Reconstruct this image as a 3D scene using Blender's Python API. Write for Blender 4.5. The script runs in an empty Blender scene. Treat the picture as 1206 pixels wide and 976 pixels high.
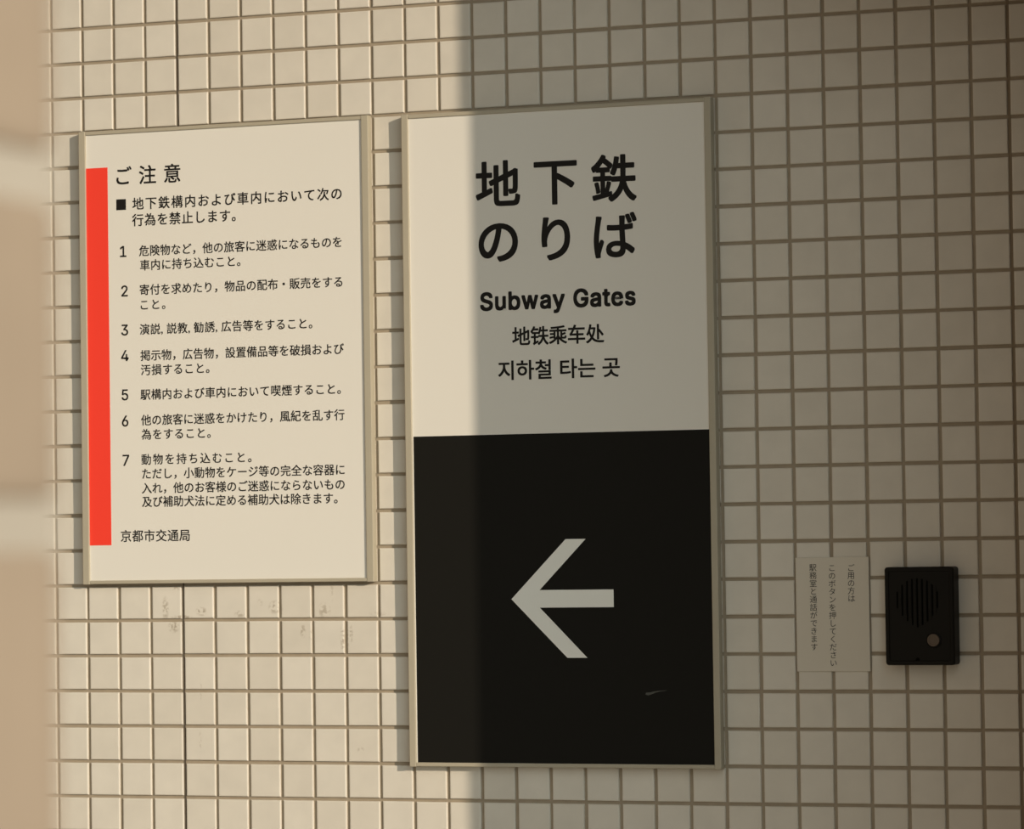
import bpy, math, random
from mathutils import Matrix, Vector

S = bpy.context.scene
COL = S.collection
random.seed(7)

# ------------------------------------------------------------------ camera
# wall face is the plane y = 0, x to the right, z up, floor at z = 0 (metres)
ZR = 2.30                                   # height of the first visible mortar row
RGT = Vector((0.9372650, 0.3483176, -0.0144666))
DWN = Vector((-0.0254526, 0.0269847, -0.9993118))
FWD = Vector((-0.3476875, 0.9369881, 0.0341574))
EYE = Vector((2.42573, -4.64659, ZR - 0.74095))
cam = bpy.data.cameras.new('camera')
cam.sensor_width = 36.0
cam.lens = 4262.68 / 1206.0 * 36.0
cam.clip_start = 0.05
cam.dof.use_dof = True
cam.dof.focus_distance = 4.93
cam.dof.aperture_fstop = 11.5
cam.dof.aperture_blades = 0
co = bpy.data.objects.new('camera', cam)
COL.objects.link(co)
m = Matrix.Identity(4)
for i in range(3):
    m[i][0] = RGT[i]; m[i][1] = -DWN[i]; m[i][2] = -FWD[i]; m[i][3] = EYE[i]
co.matrix_world = m
S.camera = co

# ------------------------------------------------------------------ light
S.view_settings.view_transform = 'Standard'
S.view_settings.look = 'None'
S.view_settings.exposure = 0.0
S.view_settings.gamma = 1.0
S.view_settings.use_curve_mapping = False

SUN_DIR = Vector((-1.6, 1.0, -0.48)).normalized()
sun = bpy.data.lights.new('sun', 'SUN')
sun.energy = 3.0
sun.color = (1.0, 0.83, 0.64)
sun.angle = math.radians(0.53)
so = bpy.data.objects.new('sun', sun)
COL.objects.link(so)
so.location = (6, -5, 5)
so.rotation_euler = (-SUN_DIR).to_track_quat('Z', 'Y').to_euler()

# hazy evening sky: dim and warm all round, with the bright haze on the sun's side of the street
w = bpy.data.worlds.new('sky')
S.world = w
w.use_nodes = True
nt = w.node_tree
nt.nodes.clear()
out = nt.nodes.new('ShaderNodeOutputWorld')
base = nt.nodes.new('ShaderNodeBackground')
base.inputs[0].default_value = (1.0, 0.74, 0.50, 1)
base.inputs[1].default_value = 0.27
glow = nt.nodes.new('ShaderNodeBackground')
glow.inputs[0].default_value = (0.80, 1.0, 1.04, 1)
tcw = nt.nodes.new('ShaderNodeTexCoord')
dot = nt.nodes.new('ShaderNodeVectorMath'); dot.operation = 'DOT_PRODUCT'
dot.inputs[1].default_value = Vector((0.72, -0.62, 0.30)).normalized()
mxn = nt.nodes.new('ShaderNodeMath'); mxn.operation = 'MAXIMUM'; mxn.inputs[1].default_value = 0.0
pw = nt.nodes.new('ShaderNodeMath'); pw.operation = 'POWER'; pw.inputs[1].default_value = 5.0
st = nt.nodes.new('ShaderNodeMath'); st.operation = 'MULTIPLY'; st.inputs[1].default_value = 1.55
ads = nt.nodes.new('ShaderNodeAddShader')
nt.links.new(tcw.outputs['Generated'], dot.inputs[0])
nt.links.new(dot.outputs['Value'], mxn.inputs[0])
nt.links.new(mxn.outputs[0], pw.inputs[0])
nt.links.new(pw.outputs[0], st.inputs[0])
nt.links.new(st.outputs[0], glow.inputs[1])
nt.links.new(base.outputs[0], ads.inputs[0])
nt.links.new(glow.outputs[0], ads.inputs[1])
nt.links.new(ads.outputs[0], out.inputs[0])


# ------------------------------------------------------------------ helpers
def mat(name, color, rough=0.5, spec=0.5, metal=0.0, vary=0.0, scale=8.0, bump=0.0, bump_scale=200.0):
    mt = bpy.data.materials.new(name)
    mt.use_nodes = True
    n = mt.node_tree
    b = n.nodes['Principled BSDF']
    b.inputs['Base Color'].default_value = (*color, 1)
    b.inputs['Roughness'].default_value = rough
    b.inputs['Specular IOR Level'].default_value = spec
    b.inputs['Metallic'].default_value = metal
    tc = n.nodes.new('ShaderNodeTexCoord')
    if vary:
        nz = n.nodes.new('ShaderNodeTexNoise')
        nz.inputs['Scale'].default_value = scale
        nz.inputs['Detail'].default_value = 6
        n.links.new(tc.outputs['Object'], nz.inputs['Vector'])
        mx = n.nodes.new('ShaderNodeMix'); mx.data_type = 'RGBA'
        mx.inputs[6].default_value = (*[c * (1 - vary) for c in color], 1)
        mx.inputs[7].default_value = (*[min(1, c * (1 + vary)) for c in color], 1)
        n.links.new(nz.outputs['Fac'], mx.inputs[0])
        n.links.new(mx.outputs[2], b.inputs['Base Color'])
    if bump:
        nb = n.nodes.new('ShaderNodeTexNoise')
        nb.inputs['Scale'].default_value = bump_scale
        nb.inputs['Detail'].default_value = 4
        n.links.new(tc.outputs['Object'], nb.inputs['Vector'])
        bp = n.nodes.new('ShaderNodeBump')
        bp.inputs['Strength'].default_value = bump
        bp.inputs['Distance'].default_value = 0.001
        n.links.new(nb.outputs['Fac'], bp.inputs['Height'])
        n.links.new(bp.outputs[0], b.inputs['Normal'])
    return mt


class MB:
    def __init__(self):
        self.v, self.f, self.m = [], [], []

    def add(self, verts, faces, mi=0):
        o = len(self.v)
        self.v += [tuple(p) for p in verts]
        self.f += [tuple(i + o for i in fc) for fc in faces]
        self.m += [mi] * len(faces)
        return self

    def box(self, x0, x1, y0, y1, z0, z1, mi=0):
        v = [(x0, y0, z0), (x1, y0, z0), (x1, y1, z0), (x0, y1, z0),
             (x0, y0, z1), (x1, y0, z1), (x1, y1, z1), (x0, y1, z1)]
        return self.add(v, [(3, 2, 1, 0), (4, 5, 6, 7), (0, 1, 5, 4), (1, 2, 6, 5), (2, 3, 7, 6), (3, 0, 4, 7)], mi)

    def prism(self, pts, y_front, y_back, mi=0):
        """pts: (x, z) outline, counter-clockwise seen from the front (-y)."""
        n = len(pts)
        v = [(x, y_front, z) for x, z in pts] + [(x, y_back, z) for x, z in pts]
        f = [tuple(range(n)), tuple(range(2 * n - 1, n - 1, -1))]
        f += [(i, i + n, (i + 1) % n + n, (i + 1) % n) for i in range(n)]
        return self.add(v, f, mi)

    def build(self, name, mats, parent=None, bevel=0.0, seg=2, smooth=False):
        me = bpy.data.meshes.new(name)
        me.from_pydata(self.v, [], self.f)
        for x in (mats if isinstance(mats, (list, tuple)) else [mats]):
            me.materials.append(x)
        me.polygons.foreach_set('material_index', self.m)
        if smooth:
            me.polygons.foreach_set('use_smooth', [True] * len(me.polygons))
        me.update()
        o = bpy.data.objects.new(name, me)
        COL.objects.link(o)
        if parent:
            o.parent = parent
        if bevel:
            b = o.modifiers.new('bevel', 'BEVEL')
            b.width = bevel; b.segments = seg; b.limit_method = 'ANGLE'
            b.harden_normals = False
        return o


def thing(name, label, cat, loc):
    o = bpy.data.objects.new(name, None)
    COL.objects.link(o)
    o.location = loc
    o.empty_display_size = 0.05
    o['label'] = label; o['category'] = cat
    return o


def structure(o, label=None, cat=None):
    o['kind'] = 'structure'
    if label: o['label'] = label
    if cat: o['category'] = cat
    return o


# ---- lettering: real, thin vinyl letters. Latin letters and digits from outlines below
# (bezier knots: left handle, point, right handle, in thousandths), the rest from the built-in font
OUTLINES = {"S":[[[263,-9,224,-9,187,-9],[155,-3,128,9,100,21],[79,38,64,60,49,82],[40,107,38,137,60,137],[82,137,104,137,106,117],[112,101,123,88,134,75],[149,65,166,59,184,52],[203,49,224,49,247,49],[268,53,286,60,304,68],[319,78,329,92,340,105],[346,121,346,139,346,155],[341,169,332,179,323,189],[311,198,296,205,281,211],[264,217,245,222,224,228],[204,234,184,239,142,251],[109,268,86,289,63,311],[52,339,52,372,52,401],[60,426,75,448,90,469],[111,486,138,498,164,510],[194,516,227,516,261,516],[290,510,316,498,342,486],[362,469,377,449,392,428],[400,404,401,378,380,378],[358,378,337,378,335,403],[323,423,302,437,281,451],[256,459,225,459,203,459],[184,455,167,448,151,441],[138,431,129,418,120,406],[115,391,115,376,115,358],[120,344,131,334,142,323],[154,314,169,308,184,302],[199,297,212,293,230,289],[247,284,264,279,279,275],[295,270,312,264,328,257],[344,248,359,238,373,227],[385,214,395,198,404,181],[408,162,408,139,408,111],[401,86,386,64,372,41],[351,24,323,11,296,-2]]],"u":[[[211,-5,182,-5,157,-5],[134,0,115,11,95,21],[80,37,69,59,58,80],[53,107,53,139,53,219],[53,299,53,379,73,379],[93,379,114,379,114,301],[114,222,114,144,114,114],[121,91,137,75,152,58],[173,50,200,50,218,50],[235,54,249,62,264,70],[275,81,283,97,292,112],[296,131,296,153,296,228],[296,304,296,379,316,379],[337,379,357,379,357,253],[357,126,357,0,337,0],[318,0,298,0,298,31],[298,61,298,92,301,92],[304,92,307,92,295,57],[279,32,257,17,235,2]]],"b":[[[261,-8,229,-8,206,-8],[187,-4,172,4,158,12],[146,21,138,31,129,42],[123,51,118,59,116,59],[114,59,112,59,112,39],[112,20,112,0,92,0],[72,0,53,0,53,170],[53,339,53,509,73,509],[93,509,114,509,114,446],[114,382,114,319,115,319],[117,319,118,319,123,327],[129,336,137,346,145,356],[157,365,171,373,186,381],[205,384,229,384,261,384],[289,376,313,361,337,345],[356,322,370,293,383,263],[390,229,390,189,390,149],[383,114,370,84,356,55],[337,32,313,16,289,0]],[[197,47,220,47,244,47],[263,53,279,66,295,78],[308,95,316,117,324,138],[328,162,328,189,328,216],[324,240,316,261,308,282],[296,299,280,311,264,324],[244,330,220,330,197,330],[177,324,161,312,145,300],[133,284,125,263,117,242],[113,217,113,189,113,161],[117,136,125,115,133,94],[146,77,162,65,178,53]]],"w":[[[138,0,138,0,138,0],[23,379,23,379,23,379],[87,379,87,379,87,379],[168,80,168,80,168,80],[243,379,243,379,243,379],[305,379,305,379,305,379],[388,80,388,80,388,80],[459,379,459,379,459,379],[523,379,523,379,523,379],[409,0,409,0,409,0],[350,0,350,0,350,0],[274,290,274,290,274,290],[199,0,199,0,199,0]]],"a":[[[182,-9,160,-9,136,-9],[114,-4,94,5,75,14],[59,27,48,45,36,62],[30,83,30,108,30,130],[35,147,43,161,52,175],[63,185,78,193,92,201],[108,207,125,211,143,215],[160,218,178,220,201,223],[219,225,234,227,248,228],[258,231,265,235,272,239],[276,245,276,255,276,255],[276,256,276,257,276,272],[273,286,267,297,261,308],[252,316,240,322,228,328],[213,331,196,331,178,331],[162,328,149,322,136,317],[126,309,118,301,110,292],[104,283,100,274,80,280],[61,285,41,291,50,314],[62,332,79,346,95,360],[113,369,133,375,153,381],[173,384,194,384,208,384],[223,383,239,379,255,376],[271,370,286,360,301,351],[313,338,322,320,332,303],[337,280,337,251,337,168],[337,84,337,0,317,0],[297,0,277,0,277,17],[277,35,277,52,275,52],[274,52,272,52,268,43],[261,34,252,25,243,15],[230,7,215,1,200,-5]],[[155,45,170,45,193,45],[212,50,228,59,243,68],[255,79,263,93,271,107],[276,122,276,138,276,155],[276,173,276,190,273,187],[268,184,259,182,251,180],[242,178,231,176,221,174],[210,172,200,171,190,170],[182,169,175,168,161,166],[147,163,134,159,121,154],[111,148,103,139,96,131],[92,119,92,105,92,92],[95,81,102,72,109,63],[118,57,130,52,142,48]]],"y":[[[51,-140,47,-139,52,-121],[57,-103,61,-86,65,-86],[68,-87,71,-87,83,-90],[94,-91,104,-89,114,-87],[122,-82,130,-74,138,-66],[145,-53,151,-36,155,-24],[159,-13,163,-1,114,126],[66,252,17,379,40,379],[62,379,84,379,111,305],[138,230,165,155,174,132],[181,109,187,87,193,64],[199,42,206,21,198,21],[191,21,184,21,190,42],[196,64,202,87,209,110],[216,132,224,155,251,230],[278,305,305,379,327,379],[349,379,371,379,316,234],[260,88,204,-58,196,-78],[187,-94,177,-107,166,-120],[153,-129,139,-136,125,-142],[109,-145,91,-145,81,-145],[72,-144,65,-143,57,-142]]],"G":[[[309,-7,269,-7,223,-7],[184,4,149,25,115,46],[88,77,69,116,50,155],[40,201,40,254,40,308],[50,354,69,393,88,432],[115,462,149,484,183,505],[221,516,265,516,292,516],[317,512,340,504,364,496],[385,484,403,469,422,454],[437,437,449,416,461,396],[470,373,474,349,452,349],[430,349,408,349,403,365],[396,380,387,393,379,406],[368,417,356,427,344,436],[330,444,315,448,300,453],[283,456,265,456,235,456],[208,448,183,432,159,417],[139,394,125,364,111,334],[103,297,103,254,103,211],[111,175,125,145,140,115],[159,92,184,76,209,61],[237,53,269,53,297,53],[323,59,345,71,367,83],[384,101,396,123,409,146],[415,172,415,202,421,201],[428,200,434,199,384,199],[333,199,283,199,283,218],[283,237,283,256,348,256],[413,256,478,256,478,237],[478,219,478,200,478,158],[469,122,451,91,433,60],[408,36,377,19,345,2]]],"t":[[[138,379,204,379,204,362],[204,344,204,327,138,327],[72,327,6,327,6,344],[6,362,6,379,72,379]],[[65,345,65,471,85,471],[106,471,126,471,126,347],[126,222,126,98,126,81],[129,69,136,61,143,54],[154,50,170,50,174,50],[179,50,185,51,191,52],[197,53,202,54,206,36],[209,19,213,2,207,0],[200,-2,192,-3,184,-4],[176,-4,168,-4,136,-4],[110,4,92,21,74,38],[65,62,65,93,65,219]]],"e":[[[238,-8,212,-8,175,-8],[143,0,117,16,90,33],[70,56,56,85,41,114],[34,148,34,187,34,226],[41,260,55,290,69,319],[89,343,115,359,141,376],[171,384,205,384,226,384],[246,381,266,374,285,367],[303,356,319,341,335,326],[348,306,357,282,366,258],[371,228,371,194,371,186],[371,178,371,169,272,169],[174,169,75,169,75,187],[75,204,75,221,163,221],[250,221,338,221,329,215],[319,208,310,202,310,227],[306,249,298,269,290,288],[278,303,263,314,247,325],[228,330,205,330,182,330],[163,325,146,313,130,302],[118,288,109,270,100,251],[96,232,96,211,96,200],[96,189,96,178,96,150],[101,126,110,106,120,87],[134,72,151,61,168,51],[189,46,212,46,228,46],[241,48,254,53,266,57],[277,64,285,73,294,82],[301,93,306,105,325,101],[345,96,365,91,359,71],[349,54,335,39,321,24],[303,13,283,4,262,-4]]],"s":[[[211,-8,182,-8,156,-8],[133,-4,112,3,92,11],[75,23,62,38,49,53],[40,72,36,94,55,98],[74,102,94,107,99,86],[109,70,124,60,139,50],[158,45,181,45,208,45],[229,51,244,62,260,74],[268,87,268,103,268,116],[263,127,254,136,245,144],[231,151,212,155,191,160],[170,165,149,170,115,178],[89,191,72,208,55,225],[47,247,47,274,47,296],[53,315,65,332,77,348],[94,361,115,370,136,380],[160,384,187,384,213,384],[235,380,254,372,272,365],[287,353,299,339,310,325],[319,309,324,290,305,286],[287,281,268,277,263,292],[255,304,243,316,230,327],[212,333,187,333,165,333],[146,327,131,317,116,306],[109,293,109,277,109,263],[114,252,124,243,134,235],[150,228,172,223,191,218],[210,214,229,209,264,201],[290,188,306,171,323,154],[331,133,331,107,331,84],[325,64,312,47,300,30],[282,16,260,6,237,-3]]],"1":[[[181,0,76,0,76,18],[76,36,76,55,181,55],[286,55,391,55,391,36],[391,18,391,0,286,0]],[[250,509,276,509,276,339],[276,170,276,0,255,0],[234,0,212,0,212,149],[212,299,212,448,211,448],[210,448,209,448,168,418],[127,388,86,358,86,381],[86,404,86,427,123,454],[161,481,198,509,224,509]]],"2":[[[172,0,64,0,64,16],[64,32,64,47,121,108],[177,168,234,229,254,249],[270,267,282,282,295,298],[304,313,311,327,317,341],[320,356,320,371,320,390],[316,405,308,419,299,432],[288,442,273,449,259,456],[242,460,224,460,204,460],[187,456,172,447,158,439],[147,428,139,413,131,399],[127,382,127,362,107,362],[86,362,66,362,66,392],[72,419,86,442,100,465],[119,483,143,496,167,509],[194,516,225,516,255,516],[282,509,306,497,329,484],[348,467,361,445,374,424],[381,399,381,372,381,354],[378,335,371,318,364,300],[353,280,336,259,319,237],[296,211,267,180,229,140],[191,100,153,60,153,59],[153,58,153,57,231,57],[310,57,389,57,389,38],[389,19,389,0,281,0]]],"3":[[[252,-7,218,-7,187,-7],[158,-1,133,10,107,21],[86,37,70,57,54,78],[46,103,44,132,66,132],[87,132,109,132,111,114],[117,99,126,87,136,75],[149,65,165,59,181,53],[199,50,219,50,239,50],[258,53,275,61,292,68],[305,79,315,93,324,107],[329,124,329,145,329,163],[325,181,316,196,307,212],[293,224,275,234,256,243],[231,248,201,248,186,248],[172,248,157,248,157,265],[157,282,157,299,200,349],[244,399,288,448,288,450],[288,451,288,452,215,452],[142,452,70,452,70,471],[70,490,70,509,171,509],[272,509,372,509,372,493],[372,477,372,461,319,400],[265,339,211,278,211,282],[211,285,211,289,249,293],[281,288,308,276,335,263],[356,246,371,222,386,199],[393,173,393,145,393,115],[385,89,370,66,355,43],[335,25,309,12,282,0]]],"4":[[[164,105,40,105,40,123],[40,141,40,158,109,275],[178,392,247,509,268,509],[289,509,311,509,243,394],[176,280,109,166,109,165],[109,164,109,163,210,163],[312,163,413,163,413,144],[413,125,413,105,289,105]],[[302,0,282,0,282,40],[282,81,282,121,282,130],[282,138,282,146,282,203],[282,260,282,318,302,318],[322,318,343,318,343,212],[343,106,343,0,322,0]]],"5":[[[254,-7,221,-7,191,-7],[164,-1,140,11,116,23],[97,39,83,60,69,81],[61,104,60,130,81,130],[101,130,122,130,124,115],[129,101,138,89,147,77],[159,67,173,60,188,53],[204,50,221,50,242,50],[260,55,276,64,292,74],[305,87,314,104,323,121],[328,141,328,162,328,184],[323,204,314,221,304,238],[291,252,275,262,258,272],[239,277,218,277,201,277],[184,274,167,268,151,263],[138,255,128,246,108,248],[88,250,67,253,77,338],[86,423,96,509,186,509],[276,509,366,509,366,490],[366,471,366,452,294,452],[222,452,151,452,145,402],[139,352,134,301,135,301],[135,301,136,301,147,311],[161,319,178,325,194,331],[211,334,229,334,253,334],[274,329,294,321,313,313],[331,301,345,285,359,270],[371,252,379,231,387,210],[391,188,391,163,391,130],[384,101,369,76,354,50],[334,30,309,15,283,1]]],"6":[[[258,-7,226,-7,195,-7],[167,0,142,15,118,29],[98,49,84,74,71,100],[64,129,64,162,64,186],[69,212,80,239,91,266],[110,300,137,340,176,396],[214,453,252,509,276,509],[299,509,322,509,265,426],[208,344,151,261,149,261],[147,261,145,261,150,271],[157,280,165,288,174,296],[184,302,196,307,207,312],[221,314,235,314,266,314],[293,308,316,295,339,282],[357,263,370,240,382,216],[389,189,389,157,389,125],[382,97,368,73,354,48],[334,28,310,14,286,0]],[[207,48,226,48,246,48],[264,53,279,63,294,72],[306,85,314,101,323,118],[327,136,327,157,327,178],[323,197,314,213,306,230],[294,242,279,251,264,261],[246,265,226,265,207,265],[189,261,174,252,159,243],[147,230,138,214,129,198],[125,179,125,158,125,137],[129,118,138,102,147,85],[159,72,174,63,189,53]]],"7":[[[120,0,97,0,172,149],[248,299,323,448,323,450],[323,451,323,452,236,452],[149,452,62,452,62,471],[62,490,62,509,172,509],[281,509,391,509,391,489],[391,469,391,449,315,299],[240,150,165,0,142,0]]]}
ADVANCE = {"S": 447, "u": 410, "b": 424, "w": 567, "a": 389, "y": 389, "G": 520, "t": 227, "e": 404, "s": 365, "1": 453, "2": 453, "3": 453, "4": 453, "5": 453, "6": 453, "7": 453}


def to_mesh(cu):
    ob = bpy.data.objects.new('lettering', cu)
    COL.objects.link(ob)
    dg = bpy.context.evaluated_depsgraph_get()
    me = bpy.data.meshes.new_from_object(ob.evaluated_get(dg))
    v = [tuple(p.co) for p in me.vertices]
    f = [tuple(p.vertices) for p in me.polygons]
    bpy.data.objects.remove(ob)
    bpy.data.curves.remove(cu)
    bpy.data.meshes.remove(me)
    return v, f


def latin(text, spacing, res):
    cu = bpy.data.curves.new('lettering', 'CURVE')
    cu.dimensions = '2D'; cu.fill_mode = 'FRONT'; cu.resolution_u = res; cu.extrude = 0.004
    x = 0.0
    for ch in text:
        for knots in OUTLINES.get(ch, []):
            sp = cu.splines.new('BEZIER')
            sp.bezier_points.add(len(knots) - 1)
            sp.use_cyclic_u = True
            for p, k in zip(sp.bezier_points, knots):
                p.handle_left_type = p.handle_right_type = 'FREE'
                p.co = (x + k[2] / 1000, k[3] / 1000, 0)
                p.handle_left = (x + k[0] / 1000, k[1] / 1000, 0)
                p.handle_right = (x + k[4] / 1000, k[5] / 1000, 0)
        x += ADVANCE.get(ch, 205) / 1000 + spacing - 1.0
    return to_mesh(cu)


def glyphs(text, spacing=1.0, weight=0.0, res=4):
    if all(ch in OUTLINES or ch == ' ' for ch in text):
        v, f = latin(text, spacing, res)
    else:
        cu = bpy.data.curves.new('lettering', 'FONT')
        cu.body = text
        cu.size = 1.0
        cu.space_character = spacing
        cu.resolution_u = res
        cu.extrude = 0.004
        cu.fill_mode = 'FRONT'
        v, f = to_mesh(cu)
    if weight:                              # heavier strokes
        V, F = [], []
        steps = [(.85, .85), (-.85, .85), (-.85, -.85), (.85, -.85)]
        if weight > .017:
            steps += [(1, 0), (0, 1), (-1, 0), (0, -1)]
        for k, (ax, ay) in enumerate(steps):
            o = len(V)
            V += [(p[0] + weight * ax, p[1] + weight * ay, p[2] + k * .0004) for p in v]
            F += [tuple(i + o for i in q) for q in f]
        v, f = V, F
    return v, f


def ink(v):
    xs = [p[0] for p in v]; ys = [p[1] for p in v]
    return min(xs), max(xs), min(ys), max(ys)


def line(mb, text, x0, x1, zc, size, y, weight=0.0, stretch=False, centre_ink=False, res=3, cap=None, spacing=1.0):
    """Set one line of lettering between x0 and x1 (metres) on the face y, centred at height zc.
    cap: wanted height of the ink instead of an em size."""
    if len(text) > 1 and not stretch:
        a = ink(glyphs(text, 1.0, weight, 1)[0]); b = ink(glyphs(text, 1.2, weight, 1)[0])
        wa, wb = a[1] - a[0], b[1] - b[0]
        sp = 1.0 + 0.2 * ((x1 - x0) / size - wa) / (wb - wa)
        v, f = glyphs(text, sp, weight, res)
    else:
        v, f = glyphs(text, spacing, weight, res)
    bx = ink(v)
    if cap:
        size = cap / (bx[3] - bx[2])
    sx = size
    if stretch:
        sx = (x1 - x0) / (bx[1] - bx[0])
    cx = (bx[0] + bx[1]) / 2
    cy = (bx[2] + bx[3]) / 2 if centre_ink else 0.38
    vv = [((p[0] - cx) * sx + (x0 + x1) / 2, y - 0.00015 - p[2] * 0.02, zc + (p[1] - cy) * size) for p in v]
    mb.add(vv, f)
    return mb


def mm(v):
    return v / 1000.0


def zz(v):                                  # mm below the reference row -> height
    return ZR + v / 1000.0


# ------------------------------------------------------------------ materials
def tile_material():
    mt = bpy.data.materials.new('glazed_tile')
    mt.use_nodes = True
    n = mt.node_tree; L = n.links
    b = n.nodes['Principled BSDF']
    b.inputs['Roughness'].default_value = 0.42
    b.inputs['Specular IOR Level'].default_value = 0.35
    tc = n.nodes.new('ShaderNodeTexCoord')
    # one random number per tile
    sc = n.nodes.new('ShaderNodeVectorMath'); sc.operation = 'MULTIPLY_ADD'
    sc.inputs[1].default_value = (20, 0, 20); sc.inputs[2].default_value = (0, .5, 0)
    fl = n.nodes.new('ShaderNodeVectorMath'); fl.operation = 'FLOOR'
    wn = n.nodes.new('ShaderNodeTexWhiteNoise')
    L.new(tc.outputs['Object'], sc.inputs[0]); L.new(sc.outputs[0], fl.inputs[0]); L.new(fl.outputs[0], wn.inputs['Vector'])
    mx = n.nodes.new('ShaderNodeMix'); mx.data_type = 'RGBA'
    mx.inputs[6].default_value = (0.71, 0.67, 0.585, 1)
    mx.inputs[7].default_value = (0.75, 0.715, 0.635, 1)
    L.new(wn.outputs['Value'], mx.inputs[0])
    nz = n.nodes.new('ShaderNodeTexNoise'); nz.inputs['Scale'].default_value = 25; nz.inputs['Detail'].default_value = 3
    L.new(tc.outputs['Object'], nz.inputs['Vector'])
    mul = n.nodes.new('ShaderNodeMapRange')
    mul.inputs[1].default_value = 0.3; mul.inputs[2].default_value = 0.7
    mul.inputs[3].default_value = 0.96; mul.inputs[4].default_value = 1.03
    L.new(nz.outputs['Fac'], mul.inputs[0])
    sv = n.nodes.new('ShaderNodeVectorMath'); sv.operation = 'SCALE'
    L.new(mx.outputs[2], sv.inputs[0]); L.new(mul.outputs[0], sv.inputs[3])
    # scuffs and glue stains below the notice sign (their own shapes)
    spots = [(173, -834, 5, 16, .8), (186, -859, 8, 8, 1.0), (199, -846, 16, 3, .8), (229, -838, 8, 6, 1.0), (289, -842, 8, 5, .7),
             (344, -833, 10, 9, .9), (320, -826, 4, 5, .4), (418, -838, 9, 10, .7), (385, -866, 4, 9, .8), (398, -872, 3, 6, .7),
             (445, -878, 3, 18, .9), (452, -876, 3, 18, .8), (458, -871, 3, 12, .7), (190, -804, 6, 4, .6), (225, -1020, 2, 12, .5), (227, -950, 2, 14, .35),
             (470, -1031, 5, 4, .5), (500, -843, 14, 3, .3), (430, -806, 3, 18, .35)]
    fine = n.nodes.new('ShaderNodeTexNoise'); fine.inputs['Scale'].default_value = 190; fine.inputs['Detail'].default_value = 5
    L.new(tc.outputs['Object'], fine.inputs['Vector'])
    total = None
    for x, z, rx, rz, k in spots:
        sub = n.nodes.new('ShaderNodeVectorMath'); sub.operation = 'SUBTRACT'
        sub.inputs[1].default_value = (mm(x), 0, zz(z))
        L.new(tc.outputs['Object'], sub.inputs[0])
        dv = n.nodes.new('ShaderNodeVectorMath'); dv.operation = 'MULTIPLY'
        dv.inputs[1].default_value = (1000 / rx, 0, 1000 / rz)
        L.new(sub.outputs[0], dv.inputs[0])
        ln = n.nodes.new('ShaderNodeVectorMath'); ln.operation = 'LENGTH'
        L.new(dv.outputs[0], ln.inputs[0])
        mr = n.nodes.new('ShaderNodeMapRange'); mr.inputs[1].default_value = 1.25; mr.inputs[2].default_value = 0.5
        mr.inputs[3].default_value = 0.0; mr.inputs[4].default_value = k
        L.new(ln.outputs['Value'], mr.inputs[0])
        if total is None:
            total = mr.outputs[0]
        else:
            ad = n.nodes.new('ShaderNodeMath'); ad.operation = 'MAXIMUM'
            L.new(total, ad.inputs[0]); L.new(mr.outputs[0], ad.inputs[1]); total = ad.outputs[0]
    th = n.nodes.new('ShaderNodeMapRange'); th.inputs[1].default_value = 0.46; th.inputs[2].default_value = 0.56
    L.new(fine.outputs['Fac'], th.inputs[0])
    ml = n.nodes.new('ShaderNodeMath'); ml.operation = 'MULTIPLY'
    L.new(total, ml.inputs[0]); L.new(th.outputs[0], ml.inputs[1])
    sm = n.nodes.new('ShaderNodeMath'); sm.operation = 'MULTIPLY'; sm.inputs[1].default_value = 0.8
    L.new(ml.outputs[0], sm.inputs[0])
    st = n.nodes.new('ShaderNodeMix'); st.data_type = 'RGBA'
    st.inputs[7].default_value = (0.36, 0.30, 0.22, 1)
    L.new(sm.outputs[0], st.inputs[0]); L.new(sv.outputs[0], st.inputs[6])
    L.new(st.outputs[2], b.inputs['Base Color'])
    return mt


M_TILE = tile_material()
M_GROUT = mat('grout', (0.37, 0.31, 0.23), 0.9, 0.2, vary=0.15, scale=60)
M_SEAL = mat('sealant', (0.10, 0.08, 0.06), 0.8, 0.2)
M_SEAL2 = mat('brown_sealant', (0.27, 0.215, 0.15), 0.8, 0.2)
M_BROWN = mat('brown_wall', (0.16, 0.10, 0.055), 0.8, 0.2, vary=0.12, scale=5)
M_SOFFIT = mat('soffit', (0.16, 0.11, 0.07), 0.8, 0.2, vary=0.05)
M_PAVE = mat('paving', (0.40, 0.37, 0.32), 0.85, 0.2, vary=0.15, scale=12)
M_FRAME = mat('frame_metal', (0.46, 0.42, 0.325), 0.45, 0.4, vary=0.04, scale=30)
M_PANEL = mat('white_panel', (0.83, 0.81, 0.745), 0.5, 0.25, vary=0.012, scale=6)
M_BLACK = mat('black_film', (0.0125, 0.0122, 0.0105), 0.5, 0.1)
M_INK = mat('black_lettering', (0.012, 0.011, 0.010), 0.55, 0.2)
M_RED = mat('red_film', (1.0, 0.062, 0.036), 0.5, 0.25)
M_WHITE = mat('white_film', (0.90, 0.91, 0.86), 0.5, 0.25)
M_SCUFF = mat('scuff_mark', (0.10, 0.10, 0.09), 0.8, 0.1)
M_PLATE = mat('notice_plate', (0.70, 0.655, 0.56), 0.5, 0.25)
M_PLINK = mat('plate_lettering', (0.035, 0.033, 0.03), 0.6, 0.2)
M_PLASTIC = mat('black_plastic', (0.010, 0.009, 0.007), 0.5, 0.14)
M_SLOT = mat('slot_black', (0.005, 0.005, 0.004), 0.9, 0.0)
M_BUTTON = mat('button_metal', (0.125, 0.095, 0.07), 0.45, 0.4, metal=0.2)
M_STONE = mat('pillar_stone', (0.375, 0.308, 0.24), 0.85, 0.2, vary=0.16, scale=14)
M_MORTAR = mat('pale_mortar', (0.46, 0.43, 0.375), 0.9, 0.2, vary=0.2, scale=9)

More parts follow.
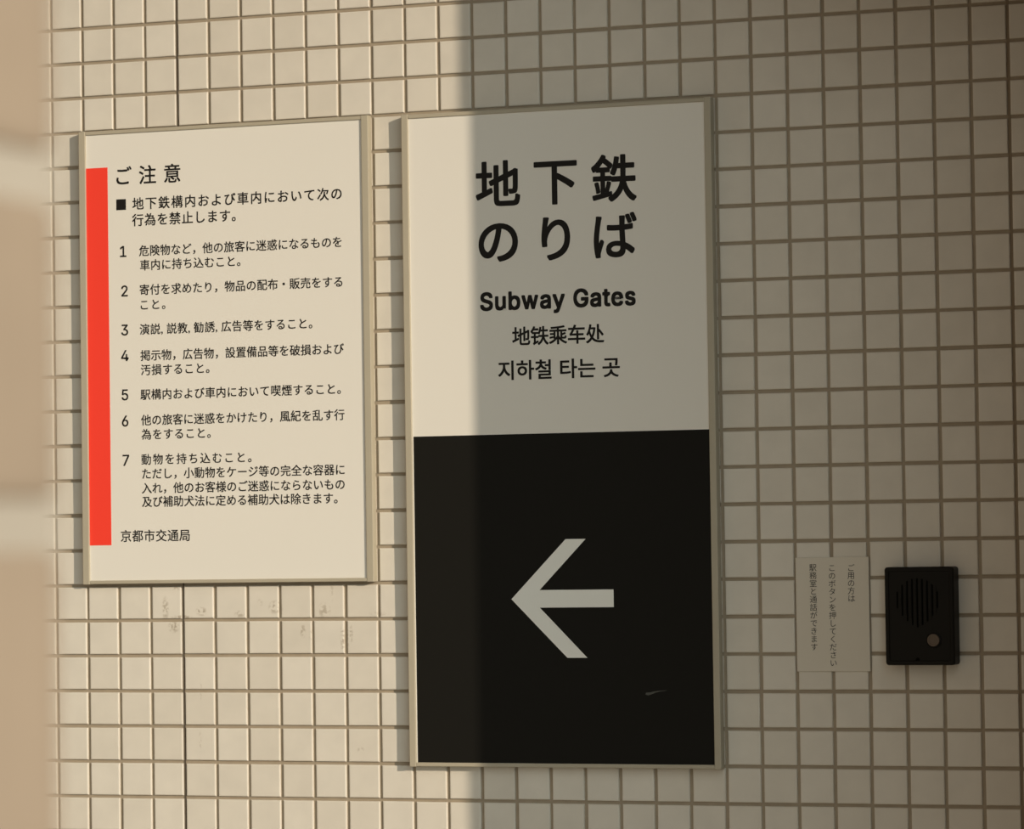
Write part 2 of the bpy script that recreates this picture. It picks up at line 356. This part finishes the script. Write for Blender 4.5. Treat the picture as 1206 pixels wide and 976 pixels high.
# ------------------------------------------------------------------ setting
P = 0.05                                    # tile pitch
wall = MB()
X0, X1 = -1.60, 1.60
GY = 0.0030                                 # mortar lies this far behind the tile face
wall.box(X0, 1.85, GY, 0.22, 0.0, 3.0, 1)
h = 0.02275
bv = 0.0012
i0, i1 = round(X0 / P), round(X1 / P)
for i in range(i0, i1):
    for k in range(0, 60):
        cx, cz = (i + .5) * P, (k + .5) * P
        tx, tz = random.gauss(0, .0035), random.gauss(0, .0035)
        dx, dz = random.gauss(0, .00018), random.gauss(0, .00018)
        cx += dx; cz += dz
        v = []
        for hh, yy in ((h - .0019, 0.0), (h - .0007, .00030), (h - .00015, .00100), (h, GY + .0005)):
            for sx, sz in ((-1, -1), (1, -1), (1, 1), (-1, 1)):
                yv = yy
                if yy < GY:
                    yv += sx * hh * tx + sz * hh * tz
                v.append((cx + sx * hh, yv, cz + sz * hh))
        f = [(0, 1, 2, 3)]
        for r in range(3):
            for q in range(4):
                a, b2 = r * 4 + q, r * 4 + (q + 1) % 4
                f.append((a + 4, b2 + 4, b2, a))
        wall.add(v, f, 0)
# expansion joints every 24 tiles
for c, mi, wd, off in ((4, 2, .0011, .0006), (28, 3, .0040, 0.0), (-20, 3, .004, 0)):
    x = c * P + off
    wall.box(x - wd / 2, x + wd / 2, 0.0013 if mi == 2 else 0.0024, GY + .001, 0, 3.0, mi)
structure(wall.build('wall_back', [M_TILE, M_GROUT, M_SEAL, M_SEAL2]), 'cream square-tiled wall carrying the signs', 'wall')

structure(MB().box(1.600, 1.850, -0.6065, 0.0, 0.0, 3.0).build('wall_right', M_BROWN), 'brown return wall at the right end of the tiled wall', 'wall')
structure(MB().box(-2.2, 2.2, -1.15, 0.22, 3.0, 3.2).build('ceiling', M_SOFFIT), 'brown soffit over the tiled wall', 'ceiling')
structure(MB().box(1.22, 1.60, -0.34, 0.0, 2.34, 3.0).build('shade_box_1', M_BROWN), 'added brown box out of view, shading the upper right of the tiled wall', 'light blocker')  # unseen box, added under the soffit to darken the wall's upper right
structure(MB().box(-8, 9, -9, 0.22, -0.2, 0.0).build('floor', M_PAVE), 'grey paving in front of the tiled wall', 'floor')


# ------------------------------------------------------------------ framed signs
def framed_sign(root, x0, x1, z0, z1, d, sl, sr, rail):
    """Stiles run full height, thinner rails between them; the panel sits 2.5 mm behind the frame's front."""
    ox, oz = root.location.x, root.location.z
    fr = MB()
    fr.box(x0 - ox, x0 + sl - ox, -d, 0, z0 - oz, z1 - oz)
    fr.box(x1 - sr - ox, x1 - ox, -d, 0, z0 - oz, z1 - oz)
    fr.box(x0 + sl - ox, x1 - sr - ox, -d + .0006, 0, z1 - rail - oz, z1 - oz - .0006)
    fr.box(x0 + sl - ox, x1 - sr - ox, -d + .0006, 0, z0 - oz + .0006, z0 + rail - oz)
    fr.build('frame', M_FRAME, root, bevel=.0009)
    return -(d - .0030)


# ---- notice sign
D1 = .0135
nx0, nx1, nz0, nz1 = mm(49.6), mm(498.8), zz(-798.3), zz(-150.2)
t = thing('notice_sign', 'cream framed notice board with a red stripe and seven numbered rules in black lettering', 'sign', (mm(49.6 + 224.6), 0, nz0))
ox, oz = t.location.x, t.location.z
yf = framed_sign(t, nx0, nx1, nz0, nz1, D1, .0105, .0105, .0056)
MB().box(nx0 + .0105 - ox, nx1 - .0105 - ox, yf, -.001, nz0 + .0056 - oz, nz1 - .0056 - oz).build('panel', M_PANEL, t)
o = MB().box(mm(60.2) - ox, mm(94.3) - ox, yf - .0002, yf, zz(-742.6) - oz, zz(-203.2) - oz).build('red_stripe', M_RED, t)
o['label'] = 'bright red vertical stripe'


def sh(mb):                                 # into the sign's own coordinates
    mb.v = [(x - ox, y, z - oz) for x, y, z in mb.v]
    return mb


sh(line(MB(), 'ご注意', mm(108.4), mm(209.1), zz(-216.5), .0285, yf, .014)).build('heading_lettering', M_INK, t)
b = MB()
b.box(mm(107.7), mm(122.9), yf - .0002, yf, zz(-265.2), zz(-249.7))
line(b, '地下鉄構内および車内において次の', mm(133.2), mm(457.1), zz(-257.2), .0187, yf, .014)
line(b, '行為を禁止します。', mm(132.5), mm(294.6), zz(-280.5), .0187, yf, .014)
sh(b).build('intro_lettering', M_INK, t)
rules = [
    ('1', 114.6, 121.0, -324.5, [('危険物など，他の旅客に迷惑になるものを', 143.1, 456.1, -324.7), ('車内に持ち込むこと。', 144.4, 301, -345.2)]),
    ('2', 113.9, 124.7, -380.9, [('寄付を求めたり，物品の配布・販売をする', 143.4, 456.4, -380.3), ('こと。', 144.6, 183.4, -401.6)]),
    ('3', 113.2, 124.6, -436.7, [('演説, 説教, 勧誘, 広告等をすること。', 142.7, 409.9, -436.7)]),
    ('4', 113.0, 124.4, -473.1, [('掲示物，広告物，設置備品等を破損および', 143.3, 457.4, -473.8), ('汚損すること。', 143.8, 251, -494.4)]),
    ('5', 112.9, 123.6, -529.1, [('駅構内および車内において喫煙すること。', 142.7, 451.9, -529.4)]),
    ('6', 112.5, 123.7, -566.3, [('他の旅客に迷惑をかけたり，風紀を乱す行', 143.2, 457, -565.7), ('為をすること。', 143.6, 251.8, -586.0)]),
    ('7', 112.9, 124.2, -622.2, [('動物を持ち込むこと。', 143.1, 314.4, -621.6), ('ただし，小動物をケージ等の完全な容器に', 144, 456.2, -641.9),
                               ('入れ，他のお客様のご迷惑にならないもの', 143.3, 455.9, -662.4), ('及び補助犬法に定める補助犬は除きます。', 143.5, 444.9, -681.6)]),
]
for num, a, c, z, lines_ in rules:
    sh(line(MB(), num, mm(a), mm(c), zz(z), .0215, yf, .010, centre_ink=True, cap=.0158)).build('rule_number', M_INK, t)
    b = MB()
    for s, xa, xb, zl in lines_:
        line(b, s, mm(xa), mm(xb), zz(zl), .0164, yf, .012)
    sh(b).build('rule_lettering', M_INK, t)
sh(line(MB(), '京都市交通局', mm(109.3), mm(217.5), zz(-729.9), .0180, yf, .011)).build('footer_lettering', M_INK, t)

# ---- direction sign
D2 = .016
sx0, sx1, sz0, sz1 = mm(549.6), mm(997.6), zz(-1053), zz(-152.8)
t = thing('direction_sign', 'tall framed sign, white over black, with Subway Gates lettering and a left arrow', 'sign', (mm(773.6), 0, sz0))
ox, oz = t.location.x, t.location.z
yf = framed_sign(t, sx0, sx1, sz0, sz1, D2, .0098, .0092, .0060)
MB().box(sx0 + .0098 - ox, sx1 - .0092 - ox, yf, -.001, sz0 + .006 - oz, sz1 - .006 - oz).build('panel', M_PANEL, t)
o = MB().box(mm(561.0) - ox, mm(988.4) - ox, yf - .0002, yf, sz0 + .006 - oz, zz(-599.0) - oz).build('black_field', M_BLACK, t)
o['label'] = 'black lower half of the sign'
arrow = [(701.8, -824), (781.6, -904), (810.2, -904), (742.8, -835.8), (849.0, -835.8), (849.0, -811.9), (742.8, -811.9), (810.2, -743.2), (781.3, -743.2)]
o = sh(MB().prism([(mm(x), zz(z)) for x, z in arrow], yf - .0005, yf - .0002)).build('arrow', M_WHITE, t)
o['label'] = 'white arrow pointing left'
sc = [(892, -953.6), (896, -954.6), (900, -953.4), (906, -951.0), (913, -949.3), (922, -948.2), (922, -947.8), (912, -948.4), (904, -949.3), (899, -950.6), (893, -951)]
o = sh(MB().prism([(mm(x), zz(z)) for x, z in sc], yf - .00035, yf - .0002)).build('scuff_mark', M_SCUFF, t)
o['label'] = 'faint grey scuff on the black half'
b = MB()
line(b, '地下鉄', mm(657.8), mm(890.8), zz(-255.5), .0672, yf, .0200, res=8)
line(b, 'のりば', mm(661.0), mm(890.2), zz(-333.5), .0672, yf, .0200, res=8)
sh(b).build('japanese_lettering', M_INK, t)
sh(line(MB(), 'Subway Gates', mm(662), mm(887), zz(-419.5), .0335, yf, .027, stretch=True, centre_ink=True, res=8, cap=.0325, spacing=1.03)).build('english_lettering', M_INK, t)
sh(line(MB(), '地铁乘车处', mm(708.2), mm(841.3), zz(-465.4), .0272, yf, .018, res=6)).build('chinese_lettering', M_INK, t)
sh(line(MB(), '지하철 타는 곳', mm(687.1), mm(862.9), zz(-511.5), .0285, yf, .018, stretch=True, res=6)).build('korean_lettering', M_INK, t)

# ------------------------------------------------------------------ small notice plate beside the intercom
t = thing('notice_plate', 'small cream plate of vertical black lettering left of the black intercom', 'plate', (mm(1151), 0, zz(-923.2)))
ox, oz = t.location.x, t.location.z
PT = .0022
MB().box(mm(1101) - ox, mm(1201) - ox, -PT, 0, 0, .151).build('plate', M_PLATE, t, bevel=.0004, seg=1)
b = MB()


def column(mb, text, xc, zt, zb, size):
    n = len(text)
    for k, ch in enumerate(text):
        v, f = glyphs(ch, 1.0, .0, 3)
        step = (zt - zb - size * .92) / (n - 1)
        zc = zt - size * .46 - k * step
        adv = 0.5
        vv = [((p[0] - adv) * size + xc, -PT - .00012 - p[2] * .02, zc + (p[1] - .38) * size) for p in v]
        mb.add(vv, f)


column(b, 'ご用の方は', mm(1177), zz(-781.6), zz(-831.5), .0104)
column(b, 'このボタンを押してください', mm(1151), zz(-781.4), zz(-916.6), .0104)
column(b, '駅務室と通話ができます', mm(1125), zz(-780.8), zz(-895.4), .0104)
sh(b).build('vertical_lettering', M_PLINK, t)

# ------------------------------------------------------------------ intercom
ix0, ix1, iz0, iz1 = mm(1228.6), mm(1321.2), zz(-914.2), zz(-786)
t = thing('intercom', 'black wall intercom with slotted speaker and round metal call button', 'intercom', (mm(1275), 0, iz0))
ox, oz = t.location.x, t.location.z
DI = .028


def rrect(x0, x1, z0, z1, r, n=5):
    pts = []
    for cx, cz, a0 in ((x1 - r, z0 + r, -90), (x1 - r, z1 - r, 0), (x0 + r, z1 - r, 90), (x0 + r, z0 + r, 180)):
        for k in range(n + 1):
            a = math.radians(a0 + 90 * k / n)
            pts.append((cx + r * math.cos(a), cz + r * math.sin(a)))
    return pts


hb = MB()
rings = [(0.0, 0.0, .004), (0.0, -DI + .0025, .004), (.0006, -DI + .0008, .004), (.0020, -DI, .003), (.0052, -DI, .002), (.0062, -DI + .0010, .0018)]
prev = None
for inset, y, r in rings:
    pts = rrect(ix0 + inset - ox, ix1 - inset - ox, iz0 + inset - oz, iz1 - inset - oz, r)
    n = len(pts)
    base = len(hb.v)
    hb.v += [(x, y, z) for x, z in pts]
    if prev is not None:
        for q in range(n):
            hb.f.append((prev + q, prev + (q + 1) % n, base + (q + 1) % n, base + q)); hb.m.append(0)
    prev = base
hb.f.append(tuple(range(prev, prev + n))); hb.m.append(0)
hb.f.append(tuple(range(n - 1, -1, -1))); hb.m.append(0)
hb.build('housing', M_PLASTIC, t)
FY = -DI + .0010
sl = MB()
for q, (xc, top, bot) in enumerate([(1245.5, -818, -840), (1252.2, -809, -850), (1258.9, -804, -857), (1265.6, -801.5, -862), (1272.3, -800.5, -865), (1279, -801.5, -862), (1285.7, -804, -857), (1292.4, -809, -850), (1299, -818, -840)]):
    pts = rrect(mm(xc - 1.0), mm(xc + 1.0), zz(bot), zz(top), .0012, 3)
    sl.prism(pts, FY - .0003, FY + .0002, 0)
    # raised louvre between slots
    pts = rrect(mm(xc + 1.7), mm(xc + 5.0), zz(bot + 3), zz(top - 3), .0012, 3)
    if q < 8:
        sl.prism(pts, FY - .0009, FY + .0002, 1)
sh(sl).build('speaker_grille', [M_SLOT, M_PLASTIC], t)


def disc(mb, xc, zc, prof, n=40):
    base = len(mb.v)
    for r, y in prof:
        mb.v += [(xc + r * math.cos(2 * math.pi * k / n), y, zc + r * math.sin(2 * math.pi * k / n)) for k in range(n)]
    for a in range(len(prof) - 1):
        for k in range(n):
            mb.f.append((base + a * n + k, base + a * n + (k + 1) % n, base + (a + 1) * n + (k + 1) % n, base + (a + 1) * n + k)); mb.m.append(0)
    mb.f.append(tuple(range(base + (len(prof) - 1) * n, base + len(prof) * n))); mb.m.append(0)
    return mb


bx, bz = mm(1293.2), zz(-881.6)
rg = MB()
disc(rg, bx, bz, [(.0106, FY + .0002), (.0104, FY - .0010), (.0094, FY - .0014), (.0090, FY - .0004)])
rim = sh(rg).build('button_rim', M_PLASTIC, t)
o = sh(disc(MB(), bx, bz, [(.0083, FY), (.0083, FY - .0022), (.0078, FY - .0029), (.0058, FY - .0030), (.0053, FY - .0026)])).build('button', M_BUTTON, t, smooth=False)
o['label'] = 'round bronze metal call button'
sh(disc(MB(), mm(1271.5), zz(-907), [(.0026, FY + .0001), (.0026, FY - .0003), (.0022, FY - .0005), (.0012, FY - .0002)], 20)).build('screw', M_SLOT, t)

# ------------------------------------------------------------------ out-of-focus pillar close to the camera
pl = MB()
px0, px1, py0, py1 = 1.6605, 1.9625, -4.05, -3.750
PITCH = 0.0955
base_z = (ZR - 0.6400) % PITCH
pl.box(px0 + .003, px1 - .003, py0 + .003, py1 - .003, 0, 3.0, 1)


def course(z0, z1):
    prof = [(.0025, 0.0), (.0012, .0010), (.0004, .0025), (0.0, .005)]
    rg_ = [(i_, z0 + z_) for i_, z_ in prof] + [(i_, z1 - z_) for i_, z_ in reversed(prof)]
    prev_ = None
    for ins, z in rg_:
        pts = rrect(px0 + ins, px1 - ins, py0 + ins, py1 - ins, .012, 4)
        base_ = len(pl.v); n_ = len(pts)
        pl.v += [(x, y, z) for x, y in pts]
        if prev_ is None:
            pl.f.append(tuple(range(base_ + n_ - 1, base_ - 1, -1))); pl.m.append(0)
        else:
            for q_ in range(n_):
                pl.f.append((prev_ + q_, prev_ + (q_ + 1) % n_, base_ + (q_ + 1) % n_, base_ + q_)); pl.m.append(0)
        prev_ = base_
    pl.f.append(tuple(range(prev_, prev_ + n_))); pl.m.append(0)


zj = [0.0] + [base_z + PITCH * k for k in range(32)]
zj = [z for z in zj if z <= 3.0]
for a, c in zip(zj[:-1], zj[1:]):
    if c - a > .03:
        course(a + (.0070 if a > 0 else 0), c - .0070)
o = pl.build('stone_pillar', [M_STONE, M_MORTAR])
o['label'] = 'tan block pillar with pale joints, out of focus at the far left'
o['category'] = 'pillar'
